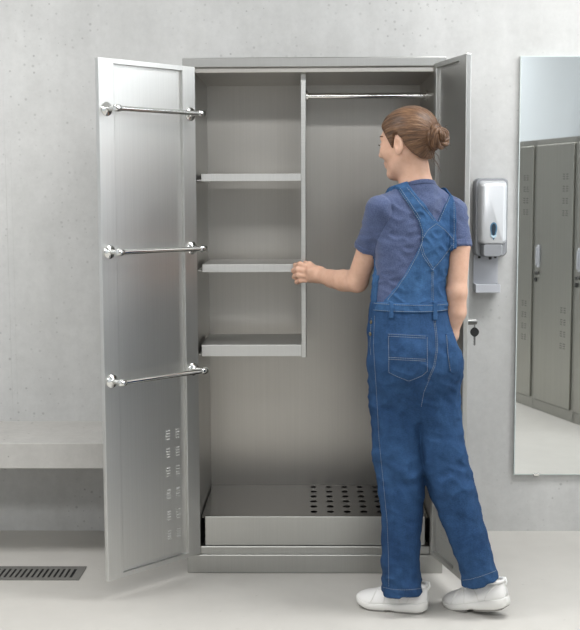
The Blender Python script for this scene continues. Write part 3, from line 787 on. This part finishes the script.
def hair_uv(o,Vv):
    q=(Vv-BC); bx=q@hl; bz=q@hu; bf=q@hf
    ph=np.arctan2(bx,bz)/(2*PI); rr=np.linalg.norm(q,axis=1)
    ar=np.arctan2(np.hypot(bx,bz),bf)
    uv=o.data.uv_layers.new(name='UVMap'); li=np.zeros(len(o.data.loops),np.int32); o.data.loops.foreach_get('vertex_index',li)
    q3=(Vv-HC)@HR; U=np.arctan2(q3[:,1],q3[:,2]-.01)/(2*PI)*.5+ph*.5
    a=np.stack([np.abs(ph)*2,rr*6],1)[li].astype(np.float32); uv.data.foreach_set('uv',a.ravel())
hair_uv(HAIR,Vh)
# bun: twisted strands wound round the axis that points back from the head
bk=-hf; ax=bk*.93+hu*.12; ax/=np.linalg.norm(ax); b1=np.cross(ax,hu); b1/=np.linalg.norm(b1); b2=np.cross(b1,ax)
def tube_uv(curves,name,mat,parent,n=14):
    vs=[];fs=[];uvs=[]
    for pts,rs in curves:
        mb=MB(); mb.tube([Vector(p) for p in pts],list(rs),n); o0=len(vs); vs+=mb.v; fs+=[tuple(i+o0 for i in f) for f in mb.f]
        N_=len(pts)
        for i in range(N_):
            for k in range(n): uvs.append((k/n+o0*.013,i/N_*len(pts)*.06))
    me=bpy.data.meshes.new(name); me.from_pydata(vs,[],fs); me.materials.append(mat); me.polygons.foreach_set('use_smooth',[True]*len(fs))
    uv=me.uv_layers.new(name='UVMap'); li=np.zeros(len(me.loops),np.int32); me.loops.foreach_get('vertex_index',li)
    a=np.array(uvs,np.float32)[li]; a=a[:,::-1]*np.array([1,1],np.float32); uv.data.foreach_set('uv',a.ravel()); me.update()
    o=bpy.data.objects.new(name,me); COL.objects.link(o); put(o,parent); return o
cur=[]
def ring(rad,h,tw,sr,a0,nst,turn=1.0,flat=1.0,thick=.009,wob=0.0):
    for s in range(nst):
        pts=[];rs=[]; Np=64
        for i in range(Np):
            t=i/(Np-1); a=a0+2*PI*turn*t; c=BC+(b1*math.cos(a)+b2*math.sin(a)*flat)*(rad*(1+wob*math.sin(3*a)))+ax*(h+.006*math.sin(a*2+a0))
            out=b1*math.cos(a)+b2*math.sin(a); w=2*PI*(s/nst)+tw*2*PI*t
            pts.append(c+out*sr*math.cos(w)+ax*sr*math.sin(w)); rs.append(thick*(.45+.55*math.sin(PI*min(1,max(0,t*1.0)))**.35))
        cur.append((pts,rs))
ring(.0285,.012,1.6,.0085,.3,4,1.12,1.0,.0088)
ring(.0155,.026,1.2,.0055,2.2,3,1.1,1.0,.0068)
ring(.026,-.008,1.3,.0075,1.2,3,1.1,1.0,.0088)
ring(.012,.006,.8,.0055,0,3,1.0,1.0,.0085)
tube_uv(cur,'bun',M_bun,HAIR)
# wisps
cur=[]; rg=random.Random(3)
for k in range(26):
    if k<12: p0=H(-.085+rg.uniform(-.02,.01),rg.uniform(-.03,.045),-.06+rg.uniform(-.02,.02)); d0=-hu*rg.uniform(.018,.045)+bk*rg.uniform(-.004,.014)+hl*rg.uniform(-.008,.008)
    else:
        a=rg.uniform(0,2*PI); p0=BC+(b1*math.cos(a)+b2*math.sin(a))*.04+ax*.02; d0=(b1*math.cos(a)+b2*math.sin(a))*rg.uniform(.01,.022)+ax*rg.uniform(0,.012)
    sdv=np.array([rg.uniform(-.008,.008) for _ in range(3)])
    cur.append(([p0+d0*t+sdv*math.sin(t*2.5) for t in np.linspace(-.3,1,8)],[.0005]*7+[.0002]))
tube_uv(cur,'stray_hairs',M_bun,HAIR,5)['kind']='stuff'

# t-shirt
SH,_=sdf_obj('t_shirt',lambda P: smax(shirt(P),pa(410,318,-.3)[2]-P[:,2],.004),(.0,-.68,.95),(.72,.05,1.62),.0038,M_shirt,PER)
def col_ring(P):
    base=shirt_raw(P); dn=neck(P)
    pl=np.abs((P-collar_p)@collar_n+.004)-.0075
    return smax(np.abs(dn-.0045)-.003,pl,.002)
sdf_obj('collar',col_ring,HC+V3(-.14,-.14,-.25),HC+V3(.17,.17,-.09),.0024,M_shirt,SH)
for nm,p0,nn,f0 in (('sleeve_hem',slL+nLs/np.linalg.norm(nLs)*.004,nLs+V3(0,0,-.02),slv_l),('sleeve_hem',slR,nRs,slv_r)):
    nn=nn/np.linalg.norm(nn)
    def hemf(P,p0=p0,nn=nn): return smax(shirt(P)-.0016,np.abs((P-p0)@nn+.009)-.0095,.0015)
    lim=lambda P,p0=p0: np.linalg.norm(P-p0,axis=1)-.06
    sdf_obj(nm,lambda P:np.maximum(hemf(P),lim(P)),p0-.075,p0+.075,.0026,M_shirt,SH)

# overalls
zt=pa(410,303,-.36)[2]; 
OV,_=sdf_obj('overalls',lambda P: smax(trousers(P),P[:,2]-(zt+.004),.003),(.1,-.72,.0),(.75,.0,zt+.03),.0042,M_denim,PER)
def uz(P): return np.stack([P@RGT,P[:,2]],1)
def hit(F,x,y,Yd=-.41):
    p=onto(F,x,y); return at(x,y,Yd) if p is None else p
def uzp(F,pts): 
    h=np.array([hit(F,*p) for p in pts]); return uz(h)
cen=pa(411,300,-.3)@FWD
back_px=[(397.5,186),(403,198),(410.5,208),(418,220.5),(421.3,231),(421,241),(416.5,253),(407,270.5),(395,288),(385,299),(379,309),(449.5,309),(451,285),(454.5,255),(455.5,230),(455.0,212),(453,200),(449,195),(443.5,207),(437,222.5),(428,210),(417.5,197),(408,186)]
bp=uzp(shirt,back_px); 
# carry the straps over the shoulder tops
top=[bp[0]+np.array([-.003,.06]),bp[-1]+np.array([0,.06])]
left_strap_top=[top[1],top[0]]
bpoly=np.concatenate([[top[0]],bp[:17],[bp[16]+np.array([.003,.06]),bp[17]+np.array([-.003,.06])],bp[17:],[top[1]]])
bp2=poly2d(bpoly)
uc=float(pa(411,300,-.3)@RGT); zb0=zt
fpoly=poly2d([(uc-.15,zb0-.02),(uc-.145,zb0+.05),(uc-.105,zb0+.12),(uc-.10,zb0+.22),(bp[0][0]+.014,zb0+.48),(bp[-1][0]+.014,zb0+.48),(uc-.05,zb0+.235),(uc+.05,zb0+.235),(bp[17][0]-.004,zb0+.48),(bp[16][0]+.004,zb0+.48),(uc+.10,zb0+.22),(uc+.105,zb0+.12),(uc+.145,zb0+.05),(uc+.15,zb0-.02)])
vmid=float(pa(418,205,-.262)@FWD)
def bibf(P):
    q=uz(P); v=P@FWD-cen; zz=P[:,2]
    vm=cen+(vmid-cen)*np.clip((zz-zb0)/.35,0,1)
    v=P@FWD-vm
    reg=np.minimum(np.maximum(bp2(q),v-.0),np.maximum(fpoly(q),-v-.004))
    reg=np.maximum(reg,zb0-.012-zz)
    s=shirt(P); qn=vnoise(np.stack([q[:,0]*24,v*20,zz*22+q[:,0]*14],1))
    return smax(smax(s-.0075-.003*qn,-(s+.004),.001),reg,.004)
BIB,_=sdf_obj('bib',bibf,(.05,-.68,zb0-.04),(.66,.02,1.6),.0032,M_denim2,OV)
def ovall(P): return np.minimum(trousers(P),bibf(P))
def patch(name,F,poly,th,mat,parent,h=.0028,base=0.0,side=-1):
    reg=poly2d(poly); lo=np.array([1e9]*3); 
    c2=np.asarray(poly).mean(0)
    def f(P):
        q=uz(P); v=(P@FWD-cen)*(-side)
        return smax(smax(F(P)-th,-(F(P)+.003),.001),np.maximum(reg(q),v+.01),.0022)
    u0,z0=np.min(poly,0)-.012; u1,z1=np.max(poly,0)+.012
    # bounding box from the four corners at both depths
    cs=np.array([RGT*u+FWD*(cen+dv)+V3(0,0,z) for u in (u0,u1) for dv in (-.24*(-side),.02) for z in (z0,z1)])
    o,_=sdf_obj(name,f,cs.min(0),cs.max(0),h,mat,parent,2); return o
def px_patch(name,F,pts,th,mat,parent,h=.0028): return patch(name,F,uzp(F,pts),th,mat,parent,h)
PK1=px_patch('pocket',trousers,[(387.2,332.8),(428.3,334.8),(428.6,372),(423,377),(409,382.6),(396,377.5),(387.2,373)],.0045,M_denim,OV)
PK2=px_patch('pocket',trousers,[(445.5,333.5),(452.0,330.5),(455.5,350),(457,372),(453.5,374.5),(449.5,372),(447,355)],.0045,M_denim,OV)
# waistband and loops
wb=[(373,301.5),(385,302.6),(400,303.4),(420,304),(436,303.6),(449.2,302.2),(449.5,310.5),(436,312.2),(420,313),(400,312.6),(385,311.8),(372,310.5)]
WBD=px_patch('waistband',ovall,wb,.0035,M_denim2,OV)
def ovw(P): return ovall(P)-.003
for q in ([(388.5,301.5),(392.5,301.7),(392.8,318.5),(388.6,318.3)],[(432.8,301.8),(436.8,301.8),(437.2,320),(433,320)]):
    px_patch('belt_loop',ovw,q,.004,M_denim2,OV)
# stitching as dashes lying on the cloth
def stitch(parent,F,px,lift=.0012,r=.00075,dash=.0052,gap=.0022,name='stitching',Yd=-.41):
    P=[]
    for i in range(len(px)-1):
        (x0,y0),(x1,y1)=px[i],px[i+1]; n=max(2,int(math.hypot(x1-x0,y1-y0)/1.2))
        for k in range(n):
            t=k/n; p=onto(F,x0+(x1-x0)*t,y0+(y1-y0)*t,off=lift)
            if p is not None and (not P or np.linalg.norm(p-P[-1])<.03): P.append(p)
    p=onto(F,*px[-1],off=lift)
    if p is not None: P.append(p)
    if len(P)<3: return None
    P=np.array(P); L=np.concatenate([[0],np.cumsum(np.linalg.norm(np.diff(P,axis=0),axis=1))])
    out=[]; s=0
    while s+dash<L[-1]:
        ss=np.linspace(s,s+dash,3); out.append(np.stack([np.interp(ss,L,P[:,k]) for k in range(3)],1)); s+=dash+gap
    return out
def stitches(parent,F,lines,name='stitching',**kw):
    mb=MB()
    for l in lines:
        o=stitch(parent,F,l,**kw)
        for d in (o or []): mb.tube([Vector(p) for p in d],.0007,5)
    if not mb.v: return
    me=parent.data; off=np.array(PER.location); old=np.zeros(len(me.vertices)*3); me.vertices.foreach_get('co',old)
    fs=[tuple(p.vertices) for p in me.polygons]; n0=len(me.vertices); mi=[p.material_index for p in me.polygons]
    if len(me.materials)<2: me.materials.append(M_stitch)
    v=np.concatenate([old.reshape(-1,3),np.array(mb.v)-off]); me2=bpy.data.meshes.new(me.name); me2.from_pydata(v.tolist(),[],fs+[tuple(i+n0 for i in f) for f in mb.f])
    for m_ in me.materials: me2.materials.append(m_)
    me2.polygons.foreach_set('material_index',mi+[1]*len(mb.f)); me2.polygons.foreach_set('use_smooth',[True]*len(me2.polygons)); me2.update(); parent.data=me2
def tro_p(P): return trousers(P)-.0045
stitches(BIB,ovall,[
 [(399,190),(410,206.5),(419,220),(422.8,232),(422.4,242),(417.5,255),(408,272),(396,290),(387,300.5)],
 [(400.5,188.5),(420.5,218.5)],[(407,187.5),(435.6,222)],[(450,196.5),(438.5,222.5)],[(454,202),(454.2,230),(453.2,255),(449.8,285)],
 [(421.8,240),(428,230),(436.5,223.5),(445,230),(454,240)],[(420,245.5),(423,256),(432.5,270),(443,258),(453,244)],[(421.5,244),(424.5,254.5),(432.8,267.5)],
 [(433,271),(433.2,286),(433.6,301)],[(431.8,272),(432.0,301)]],name='bib_stitching')
def ovb(P): return ovall(P)-.0035
stitches(WBD,ovb,[[(374,303.2),(386,304.2),(400,305),(420,305.6),(436,305.2),(448,304)],[(373.5,310),(386,311),(400,311.4),(420,311.8),(436,311.2),(448,309.8)]],name='waist_stitching')
stitches(PK1,tro_p,[
 [(388.4,334.2),(427.2,336.2)],[(388.4,336.2),(427.2,338.2)],[(388.6,336),(388.8,372.4),(397,376.6),(409,381.2),(422.3,375.8),(427.4,371.2),(427.2,337)],
 [(388.8,357.4),(427,359.4)],[(388.8,359.2),(427,361.2)]])
stitches(PK2,tro_p,[[(446.6,335),(448,355),(450.4,371)]])
stitches(OV,trousers,[
 [(435.2,321),(437,335),(437.6,350),(435,366),(429,380),(424,392),(421,408)],[(433.8,321),(435.6,335),(436.2,350),(433.6,366),(427.6,380)],
 [(374.6,316),(374,330),(373.4,345),(374.2,360),(376,385),(377.4,410),(379,440),(383,480),(387,520),(388.4,555),(388.8,588)],
 [(371.2,318),(370.6,330),(369.8,345),(371,356)],
 [(383,587.2),(392,589.3),(402,590),(412,589.6),(421,588.4)],[(462.6,580.2),(470,579.4),(480,576.6),(490,573),(496.4,570.4)]],name='seam_stitching')
for (x,y) in ((371.2,322),(370.4,334)):
    p=onto(trousers,x,y); 
    if p is None: continue
    e=1e-3; g=np.array([trousers((p+np.eye(3)[k]*e)[None])[0]-trousers((p-np.eye(3)[k]*e)[None])[0] for k in range(3)]); g/=np.linalg.norm(g)
    mb=MB(); mb.lathe([(.0065,0),(.0065,.002),(.005,.0032),(.0025,.0026)],18,0,Matrix.Translation(Vector(p))@Vector(g).to_track_quat('Z','Y').to_matrix().to_4x4()); mb.build('button',M_brass,OV,smooth=True)

# shoes
M_shoe=plain('white leather',(232,231,229),.5,0,.35); M_sole=plain('white rubber sole',(222,221,217),.6); M_tread=plain('grey tread',(128,126,122),.8); M_lace=plain('white lace',(238,238,236),.8)
def make_shoe():
    r=bpy.data.objects.new('shoe',None); COL.objects.link(r)
    L=.25; K=26
    def width(t): return np.interp(t,[0,.04,.12,.25,.45,.6,.72,.84,.93,.975,1],[.012,.027,.0355,.0375,.036,.0405,.0455,.044,.034,.021,.006])
    def side(t): return np.interp(t,[0,.25,.5,.75,1],[0,.0,.003,-.002,-.008])
    def solez(t): return np.interp(t,[0,.3,.5,.7,.85,1],[.040,.037,.029,.026,.026,.032])
    def botz(t): return np.interp(t,[0,.06,.15,.42,.5,.58,.8,1],[.010,.003,0,.0,.004,0,.0,.014])
    def toph(t): return np.interp(t,[0,.03,.08,.2,.3,.38,.5,.62,.75,.87,.95,1],[.075,.088,.094,.092,.096,.094,.083,.071,.061,.053,.044,.033])
    T=np.concatenate([[0],.5-.5*np.cos(np.linspace(.12,PI-.12,K)),[1]]); n=22
    rings=[]
    for t in T:
        w=float(width(t)); ring=[]
        for k in range(n):
            a=2*PI*k/n; c,s=math.cos(a),math.sin(a); z0,z1=float(botz(t)),float(solez(t)); cz=(z0+z1)/2; hh=(z1-z0)/2
            ring.append((L*(t-.24),float(side(t))+(w+.0035)*math.copysign(abs(c)**.45,c),cz+hh*math.copysign(abs(s)**.35,s)))
        rings.append(ring)
    mb=MB(); loft(mb,rings); mb.build('sole',M_sole,r,smooth=True,angle=60)
    mb=MB()
    for t0,t1 in ((.05,.46),(.56,.93)):
        tt=np.linspace(t0,t1,14)
        R2=[]
        for t in tt:
            w=float(width(t))-.001; z=float(botz(t)); R2.append([(L*(t-.24),float(side(t))-w,z-.003),(L*(t-.24),float(side(t))+w,z-.003),(L*(t-.24),float(side(t))+w,z+.005),(L*(t-.24),float(side(t))-w,z+.005)])
        loft(mb,R2)
    mb.build('tread',M_tread,r)
    rings=[]
    for t in T[1:-1]:
        w=float(width(t)); z0=float(solez(t))-.008; z1=float(toph(t)); ring=[]
        for k in range(n+8):
            a=2*PI*k/(n+8); c,s=math.cos(a),math.sin(a); 
            zz=z0+(z1-z0)*(s*.5+.5 if False else max(0,s)**.85); nar=1-.42*max(0,s)**2.2*(1 if t<.55 else max(.25,1-(t-.55)*2))
            ring.append((L*(t-.24),float(side(t))+w*math.copysign(abs(c)**.75,c)*nar,zz if s>0 else z0))
        rings.append(ring)
    mb=MB(); loft(mb,rings); up=mb.build('upper',M_shoe,r,smooth=True)
    # overlays: toe cap seam, side panels, heel counter, tongue, laces
    mb=MB()
    def surf(t,a,lift=.0):
        w=float(width(t)); z0=float(solez(t))-.008; z1=float(toph(t)); c,s=math.cos(a),math.sin(a)
        nar=1-.42*max(0,s)**2.2*(1 if t<.55 else max(.25,1-(t-.55)*2))
        return Vector((L*(t-.24),float(side(t))+(w+lift)*math.copysign(abs(c)**.75,c)*nar,z0+(z1-z0)*max(0,s)**.85+lift*max(0,s)))
    for sg in (0,1):
        A=lambda a: a if sg==0 else PI-a
        for cv in ([(.78,.05),(.74,.4),(.72,.8),(.70,1.2),(.69,PI/2)],[(.06,.9),(.14,.75),(.22,.4),(.27,.05)],[(.36,.05),(.40,.5),(.47,.9),(.52,1.25)],[(.58,.05),(.57,.5),(.60,.95)],[(.40,1.25),(.5,1.15),(.6,1.1),(.68,1.2)]):
            pts=[];cv2=np.array(cv)
            for s in np.linspace(0,1,14):
                i=s*(len(cv2)-1); j=min(int(i),len(cv2)-2); q=cv2[j]+(cv2[j+1]-cv2[j])*(i-j); pts.append(surf(q[0],A(q[1]),.0004))
            mb.tube(pts,.0014,6)
    mb.build('overlay_seams',M_sole,r,smooth=True)
    for t in (.42,.47,.52,.57,.62):
        mb=MB(); pts=[surf(t+(.012 if k%2 else 0)*0,a,.0025) for k,a in enumerate(np.linspace(.95,PI-.95,9))]
        mb.tube(pts,.0024,8); mb.build('lace',M_lace,r,smooth=True)
    mb=MB(); mb.tube([(-.24*L-.0+.004,0,.070),(-.24*L-.006,0,.088),(-.24*L-.004,0,.103),(-.24*L+.004,0,.104),(-.24*L+.008,0,.092)],.0032,8); mb.build('heel_loop',M_lace,r,smooth=True)
    mb=MB(); mb.tube([(L*(t-.24),s*w,z) for t,s,w,z in ((.02,0,0,.09),(.05,1,.022,.092),(.15,1,.03,.093),(.28,1,.027,.097),(.36,1,.012,.098),(.38,0,0,.1),(.36,-1,.012,.098),(.28,-1,.027,.097),(.15,-1,.03,.093),(.05,-1,.022,.092))],.006,10,closed=True); mb.build('padded_collar',M_shoe,r,smooth=True)
    return r
shoeL=make_shoe(); shoeR=copy_tree(shoeL)
def place(o,heel,toe,mirror=False,pitch=0.0,lift=0.0):
    d=Vector((toe[0]-heel[0],toe[1]-heel[1],0)); yaw=math.atan2(d.y,d.x)
    M=Matrix.Translation((heel[0]-PER.location.x,heel[1]-PER.location.y,lift))@Matrix.Rotation(yaw,4,'Z')@Matrix.Rotation(pitch,4,'Y')@Matrix.Translation((.24*.25,0,.003))
    o.parent=PER; o.matrix_local=M
place(shoeL,(.381,-.415,0),(.128,-.345,0))
place(shoeR,(.646,-.475,0),(.46,-.345,0),pitch=.2,lift=.035)

# ------------------------------------------------------------------ camera
f,cx_,cy_,cz_,yaw,pit,roll=1153.2,-.0182,-4.2085,1.4055,.017,.1028,-.0039
cam=bpy.data.cameras.new('camera'); co=bpy.data.objects.new('camera',cam); COL.objects.link(co); S.camera=co
cam.sensor_fit='VERTICAL'; cam.sensor_height=36; cam.sensor_width=36; cam.lens=36*f/630; cam.clip_start=.02
sy,cy=math.sin(yaw),math.cos(yaw); sp_,cp=math.sin(pit),math.cos(pit)
fw=Vector((-sy*cp,cy*cp,-sp_)); r=Vector((cy,sy,0)); u=r.cross(fw)
r2=r*math.cos(roll)+u*math.sin(roll); u2=u*math.cos(roll)-r*math.sin(roll)
co.matrix_world=Matrix(((r2.x,u2.x,-fw.x,cx_),(r2.y,u2.y,-fw.y,cy_),(r2.z,u2.z,-fw.z,cz_),(0,0,0,1)))
# ------------------------------------------------------------------ light
w=bpy.data.worlds.new('world'); S.world=w; w.use_nodes=True; w.node_tree.nodes['Background'].inputs[0].default_value=(.5,.5,.5,1); w.node_tree.nodes['Background'].inputs[1].default_value=.0
def area(name,loc,rot,sx,sy,power,col=(1,1,1)):
    l=bpy.data.lights.new(name,'AREA'); l.shape='RECTANGLE'; l.size=sx; l.size_y=sy; l.energy=power; l.color=col
    o=bpy.data.objects.new(name,l); COL.objects.link(o); o.location=loc; o.rotation_euler=rot; return o
area('ceiling_lamp',(-1.8,-1.1,3.04),(0,0,0),1.8,.7,95)
area('ceiling_lamp',(1.5,-.8,3.04),(0,0,0),1.8,.7,118)
area('ceiling_lamp',(-.9,-4.2,3.04),(0,0,0),1.8,.7,90)
area('ceiling_lamp',(.6,-4.2,3.04),(0,0,0),1.4,.7,90)
S.view_settings.view_transform='Standard'; S.view_settings.look='None'; S.view_settings.gamma=1; S.view_settings.use_curve_mapping=False
S.view_settings.exposure=-.86
S.cycles.use_denoising=True
S.cycles.max_bounces=10; S.cycles.diffuse_bounces=5; S.cycles.glossy_bounces=5
S.cycles.sample_clamp_indirect=6
S.cycles.caustics_reflective=False; S.cycles.caustics_refractive=False
